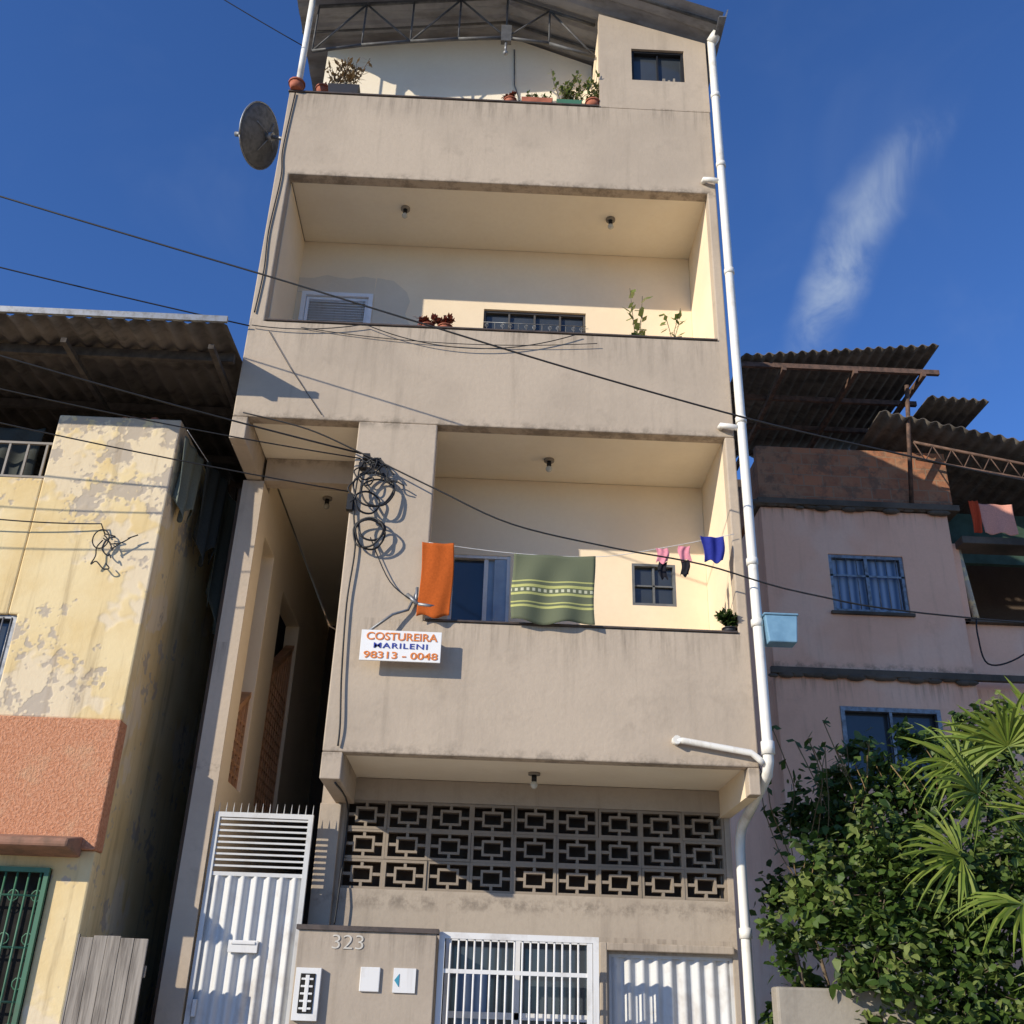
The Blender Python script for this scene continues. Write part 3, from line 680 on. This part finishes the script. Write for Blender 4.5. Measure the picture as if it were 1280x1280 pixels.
clothmesh("hanging_cloth",-4.75,-4.30,5.75,6.45,8.55,M_ckd,.02,1.5)
f=MB(); f.rod((-2.88,8.3,6.36),(-2.70,10.6,6.38),.004,5); f.obj("clothesline",M_white)

# ---------------------------------------------------------------- pink house (right)
PH=group("pink_house"); Yp=14.0
f=MB()
f.wallxz(4.08,6.98,0,8.72,Yp,Yp+.15,[(5.05,6.18,7.05,7.97),(4.97,6.39,4.5,5.62)])
f.wallyz(Yp+.15,18,0,8.72,4.08,4.23)
f.box(6.98,12,Yp+.25,Yp+.4,0,7.03); f.box(6.98,7.15,Yp+.15,18,7.03,8.3)
f.obj("walls",M_pink,PH,bevel=.01)
f=MB(); f.box(4.02,7.15,Yp-.10,Yp+.3,8.74,8.84); f.box(4.02,12,Yp-.08,Yp+.0-.002,6.05,6.15); f.box(7.1,12,Yp-.1,Yp+.3,8.20,8.32); f.box(7.0,12,Yp+.15,Yp+.45,7.03,7.08)
rr=random.Random(2)
x=4.05
while x<7.0:
    for zz in (8.74,6.05): f.uvs((x,Yp-.04,zz+rr.uniform(-.03,.03)),rr.uniform(.05,.10),7,5,(1.6,.6,.6))
    x+=rr.uniform(.06,.22)
ob=f.obj("slab_edges",M_slab,PH,bevel=.02)
f=MB(); f.box(4.08,7.10,Yp,Yp+.15,8.86,9.80); f.box(4.08,4.2,Yp+.15,17,8.86,9.6); f.obj("brick_parapet",M_brick,PH,bevel=.01)
f=MB(); f.box(7.1,12,16.5,16.6,6,9.9); f.box(4.2,7,17,17.1,8.8,10.8); f.box(4.6,6.8,Yp+.8,Yp+.9,4,8.5); f.obj("rear_walls",M_darkwall,PH)
f=MB(); frame(f,5.05,6.18,7.05,7.97,Yp+.02,.05,.06,0); f.box(5.59,5.64,Yp+.02,Yp+.06,7.1,7.92,0); f.box(5.1,6.13,Yp+.1,Yp+.105,7.1,7.92,1); f.box(5.05,6.18,Yp+.02,Yp+.05,7.62,7.65,0)
for k in range(7): f.rod((5.17+k*.15,Yp+.03,7.08),(5.17+k*.15,Yp+.03,7.95),.008,5,0)
frame(f,4.97,6.39,4.5,5.62,Yp-.01,.06,.08,0); f.box(5.0,6.36,Yp+.12,Yp+.125,4.53,5.6,2); f.box(5.66,5.70,Yp,Yp+.06,4.55,5.57,0)
f.obj("windows",[M_steel,M_curt,M_glass],PH)
f=MB(); f.box(5.0,6.23,Yp-.05,Yp,7.0,7.045); f.obj("window_sill",M_slab,PH)
f=MB()
f.sheet((3.67,12.9,10.72),(3.1,0,.36),(0,3.4,.05),18,.05,trap=False,seg=6,sag=.005)
f.sheet((6.6,13.2,10.32),(.95,0,-.03),(0,3.0,.1),6,.05,trap=False,seg=6)
f.sheet((5.9,13.4,10.15),(5,0,-1.0),(0,3.2,-.1),26,.05,trap=False,seg=6,sag=.005)
f.obj("roof",M_froof,PH,solid=.01)
f=MB()
for y in (13.0,13.9,14.8,15.7): f.box(3.7,6.75,y,y+.06,10.62,10.70)
for x in (4.3,5.4,6.45): f.box(x,x+.06,12.95,16.2,10.54,10.62)
f.rod((6.43,13.95,8.86),(6.35,13.3,10.6),.035,6)
f.rod((6.45,13.6,9.75),(10.5,13.6,9.0),.025,6); f.rod((6.45,13.6,9.45),(10.5,13.6,8.8),.02,6)
for k in range(14): 
    a=6.45+k*.29; f.rod((a,13.6,9.75-(a-6.45)*.185),(a+.145,13.6,9.45-(a-6.3)*.16),.01,5); f.rod((a+.145,13.6,9.45-(a-6.3)*.16),(a+.29,13.6,9.75-(a-6.16)*.185),.01,5)
f.obj("roof_frame",M_rust,PH)
f=MB(); f.rod((7.25,14.2,7.08),(7.15,14.2,8.2),.05,8); f.obj("porch_post",M_yellow,PH)
f=MB(); f.box(7.15,12,14.9,15,8.32,9.2); f.obj("green_tarp",simple("tarp",(.05,.09,.06)),PH)
clothmesh("red_towel",7.28,7.42,8.36,8.90,13.85,cloth("red_cloth",(.60,.08,.03)),.02,1); clothmesh("pink_towel",7.43,7.95,8.36,8.86,13.86,cloth("salmon_cloth",(.78,.36,.26)),.02,2)

# ---------------------------------------------------------------- rubble wall
RW=group("garden_wall"); 
f=MB(); f.wallxz(2.26,3.35,0,1.84,8.40,8.57,[(2.93,3.06,1.5,1.66)]); f.obj("wall",M_conc,RW,bevel=.02)

# ---------------------------------------------------------------- bush
def bush(name,blobs,count,leaf,seed):
    rnd=random.Random(seed); f=MB()
    tot=sum(b[3]**2 for b in blobs)
    for b in blobs:
        n=int(count*b[3]**2/tot); c=Vector(b[:3]); r=b[3]
        f.tube([Vector((c.x*.4+3.5*.6,9.1,.0)),Vector((c.x*.7+3.5*.3,9.0,c.z*.5)),c],.016,5,3)
        ncl=max(6,n//26)
        for _ in range(ncl):
            d=Vector((rnd.gauss(0,1),rnd.gauss(0,1),rnd.gauss(0,1))).normalized()*r*(rnd.random()**.4)*rnd.uniform(.7,1.25)
            cc=c+Vector((d.x,d.y*.8,d.z)); tone=rnd.choice((0,0,1,1,2)); 
            f.tube([c+(cc-c)*.5,cc],.004,3,3)
            for k in range(26):
                p=cc+Vector((rnd.gauss(0,1),rnd.gauss(0,1),rnd.gauss(0,1)))*r*.17
                a=Vector((rnd.gauss(0,1),rnd.gauss(0,1)-.5,rnd.gauss(0,.6)-.2)).normalized(); nn=Vector((rnd.gauss(-.4,.6),rnd.gauss(-.4,.6),rnd.gauss(.7,.5)))
                s_=a.cross(nn)
                if s_.length<.05: continue
                L=leaf*rnd.uniform(.6,1.3); s_=s_.normalized()*L*.30; up=nn.normalized()*L*.08
                mi=tone if rnd.random()<.7 else rnd.choice((0,1,2))
                v=[f.bm.verts.new(q) for q in (p,p+a*L*.35+s_+up,p+a*L*.75+s_*.7+up,p+a*L,p+a*L*.75-s_*.7+up,p+a*L*.35-s_+up)]
                f.bm.faces.new(v).material_index=mi
    return f.obj(name,[M_l1,M_l2,M_l3,M_bark])
bush("garden_bush",[(2.75,8.4,2.5,.35),(2.45,8.5,2.15,.25),(3.1,8.2,2.8,.38),(3.5,8.3,2.5,.5),(3.0,8.2,2.15,.42),(4.1,8.4,2.5,.5),(3.6,8.15,1.9,.5),(4.6,8.6,2.9,.5),(2.9,9.1,3.2,.35),(4.2,8.1,1.6,.5),(2.65,8.9,1.75,.3),(3.1,8.7,1.7,.4),(3.7,9.0,3.3,.42),(4.3,9.0,3.5,.45),(3.3,9.0,3.15,.4),(4.9,8.6,2.2,.5),(4.7,8.2,1.5,.5),(3.5,8.1,1.45,.4),(2.75,9.2,2.6,.35),(3.4,9.4,2.4,.5),(4.2,9.4,2.6,.5),(3.5,9.2,3.75,.22),(3.9,9.1,3.8,.25),(3.15,9.1,3.55,.18),(4.5,9.0,4.0,.3)],20000,.090,3)
f=MB(); rnd=random.Random(9)
for k in range(22):
    x=rnd.uniform(2.6,4.2); b=Vector((x,8.9,2.7)); pts=[b]
    for j in range(4): pts.append(pts[-1]+Vector((rnd.uniform(-.12,.10),rnd.uniform(-.1,.1),rnd.uniform(.18,.36))))
    f.tube(smooth(pts),.005,4,0)
    for p in pts[1:]:
        for q in range(3):
            a=Vector((rnd.gauss(0,1),rnd.gauss(0,1),rnd.gauss(0,.6))).normalized()*.09; s_=a.orthogonal()*.35; f.quad(p,p+a*.5+s_,p+a,p+a*.5-s_,mi=1)
f.obj("garden_shoots",[M_dry,M_l2])
# ---------------------------------------------------------------- fan palm
PT=group("fan_palm")
def fan(f,base,hub,nrm,R,n=26,droop=.25,rnd=random):
    base=Vector(base);hub=Vector(hub); f.tube([base,base.lerp(hub,.5)+Vector((0,0,.08)),hub],.009,5,1)
    d=(hub-base).normalized(); nrm=Vector(nrm); nrm=(nrm-d*nrm.dot(d)).normalized(); s=d.cross(nrm)
    for k in range(n):
        a=math.radians(-100+200*k/(n-1))+rnd.uniform(-.05,.05); dirn=(d*math.cos(a)+s*math.sin(a)+nrm*rnd.uniform(-.16,.16)).normalized(); side=dirn.cross(nrm).normalized()
        L=R*(.80+.2*math.cos(a))*rnd.uniform(.75,1.1); w=R*.030; dr=droop*rnd.uniform(.2,1.6)
        pts=[]
        for t in (0,.35,.65,.85,1): pts.append(hub+dirn*L*t+nrm*(.03*math.sin(t*3))-Vector((0,0,1))*dr*L*t**3)
        ws=(.2,1,.8,.4,.02); f0=nrm*w*.35*(1 if k%2 else -1)
        for i in range(4):
            a0=side*w*ws[i];a1=side*w*ws[i+1]
            f.quad(pts[i]-a0-f0*ws[i],pts[i]+f0*ws[i],pts[i+1]+f0*ws[i+1],pts[i+1]-a1-f0*ws[i+1]); f.quad(pts[i]+f0*ws[i],pts[i]+a0-f0*ws[i],pts[i+1]+a1-f0*ws[i+1],pts[i+1]+f0*ws[i+1])
f=MB(); rnd=random.Random(11); cr=Vector((4.35,8.0,2.65))
for (hx,hy,hz,R) in ((3.75,7.8,3.2,.62),(4.0,7.7,3.55,.65),(3.6,7.9,2.75,.58),(4.35,7.7,3.6,.65),(4.1,7.5,3.0,.6),(3.85,7.6,2.4,.6),(4.3,7.5,2.4,.62),(4.7,7.6,3.3,.62),(3.85,8.2,3.5,.6),(4.1,7.4,1.95,.58),(4.45,7.4,1.8,.6),(4.6,7.5,2.8,.6),(4.9,7.8,3.7,.6)):
    fan(f,cr+Vector((rnd.uniform(-.05,.05),0,rnd.uniform(-.1,.1))),(hx,hy,hz),Vector((rnd.uniform(-1.0,.5),-1,rnd.uniform(-.3,1.2))),R,rnd=rnd,droop=rnd.uniform(.05,.4))
f.obj("fronds",[M_palm,M_l2],PT)
f=MB(); f.tube([(4.45,8.0,-.1),(4.42,7.99,.8),(4.38,7.98,1.7),cr+Vector((0,0,.05))],.085,10)
for k in range(40):
    a=rnd.uniform(0,6.28); z=rnd.uniform(.2,2.5); b=Vector((4.4+.09*math.cos(a),8.0+.09*math.sin(a),z)); f.rod(b,b+Vector((.07*math.cos(a),.07*math.sin(a),.10)),.02,4,0,.006)
f.obj("trunk",M_bark,PT)

# ---------------------------------------------------------------- camera
cam=bpy.data.cameras.new("camera"); cam.sensor_width=36; cam.lens=36; cam.clip_end=2000; cam.clip_start=.05
co=bpy.data.objects.new("camera",cam); COL.objects.link(co)
r=Vector((.999,-.0336,.0305)); u=Vector((-.0422,-.4382,.8979)); w=-Vector((.0168,.8982,.4392))
w.normalize(); r=(r-w*r.dot(w)).normalized(); u=w.cross(r)
m=Matrix((r,u,w)).transposed().to_4x4(); m.translation=Vector((0,0,1.6)); co.matrix_world=m; S.camera=co

# ---------------------------------------------------------------- light
sd=bpy.data.lights.new("sun",'SUN'); sd.energy=5.0; sd.angle=math.radians(.5); sd.color=(1,.91,.76)
so=bpy.data.objects.new("sun",sd); COL.objects.link(so); so.rotation_euler=SUN.to_track_quat('-Z','Y').to_euler()
W=bpy.data.worlds.new("World"); S.world=W; W.use_nodes=True; nt=W.node_tree; N=nt.nodes; L=nt.links
bg=N["Background"]; sky=N.new("ShaderNodeTexSky"); sky.sky_type='NISHITA'; sky.sun_disc=False
el=math.asin(-SUN.z); az=math.atan2(-SUN.x,-SUN.y)
sky.sun_elevation=el; sky.sun_rotation=az; sky.altitude=900; sky.air_density=1.0; sky.dust_density=.15; sky.ozone_density=3.6
bg.inputs[1].default_value=.15
tc=N.new("ShaderNodeTexCoord")
def vm(op,a,b):
    n=N.new("ShaderNodeVectorMath"); n.operation=op; L.new(a,n.inputs[0])
    if isinstance(b,tuple): n.inputs[1].default_value=b
    else: L.new(b,n.inputs[1])
    return n
def mt(op,a,b=0,clamp=False):
    n=N.new("ShaderNodeMath"); n.operation=op; n.use_clamp=clamp
    for i,v in enumerate((a,b)):
        if isinstance(v,(int,float)): n.inputs[i].default_value=v
        else: L.new(v,n.inputs[i])
    return n.outputs[0]
def mr(f,a,b,c,d):
    n=N.new("ShaderNodeMapRange"); n.interpolation_type='SMOOTHSTEP'; L.new(f,n.inputs[0])
    for i,v in enumerate((a,b,c,d)): n.inputs[i+1].default_value=v
    return n.outputs[0]
def nz(scale,detail,sc=(1,1,1),loc=(0,0,0),dist=0):
    mp=N.new("ShaderNodeMapping"); mp.inputs["Scale"].default_value=sc; mp.inputs["Location"].default_value=loc; L.new(tc.outputs["Generated"],mp.inputs[0])
    n=N.new("ShaderNodeTexNoise"); n.inputs["Scale"].default_value=scale; n.inputs["Detail"].default_value=detail; n.inputs["Roughness"].default_value=.62; n.inputs["Distortion"].default_value=dist; L.new(mp.outputs[0],n.inputs[0]); return n.outputs[0]
d=vm('DOT_PRODUCT',tc.outputs["Generated"],(-.913,.051,.406)).outputs["Value"]
sx=N.new("ShaderNodeSeparateXYZ"); L.new(tc.outputs["Generated"],sx.inputs[0])
wob=mt('MULTIPLY',mt('SUBTRACT',nz(5,4),.5),.08)
dd=mt('ABSOLUTE',mt('ADD',d,wob))
core=mr(dd,.0,.034,1,0)
rng=mt('MULTIPLY',mr(sx.outputs[2],.50,.60,0,1),mr(sx.outputs[2],.66,.71,1,0))
core=mt('MULTIPLY',mt('MULTIPLY',core,rng),mr(nz(14,5,(1,1,.5),dist=.6),.32,.7,.1,1))
core=mt('MULTIPLY',core,mr(sx.outputs[1],0,.2,0,1))
core=mt('MULTIPLY',core,mr(sx.outputs[0],0,.15,0,1))
haze=mt('MULTIPLY',mr(nz(2.2,5,(1,1,2),(3,1,0),1.0),.5,.8,0,1),.06)
fac=mt('ADD',mt('MULTIPLY',core,.60),haze,True)
tint=N.new("ShaderNodeMix"); tint.data_type='RGBA'; tint.blend_type='MULTIPLY'; tint.inputs[0].default_value=1; L.new(sky.outputs[0],tint.inputs[6]); tint.inputs[7].default_value=(.54,.80,1.20,1)
mx=N.new("ShaderNodeMix"); mx.data_type='RGBA'; L.new(fac,mx.inputs[0]); L.new(tint.outputs[2],mx.inputs[6]); mx.inputs[7].default_value=(3.4,4.0,4.8,1)
L.new(mx.outputs[2],bg.inputs[0])
S.view_settings.view_transform='Standard'; S.view_settings.look='None'; S.view_settings.exposure=0; S.view_settings.gamma=1
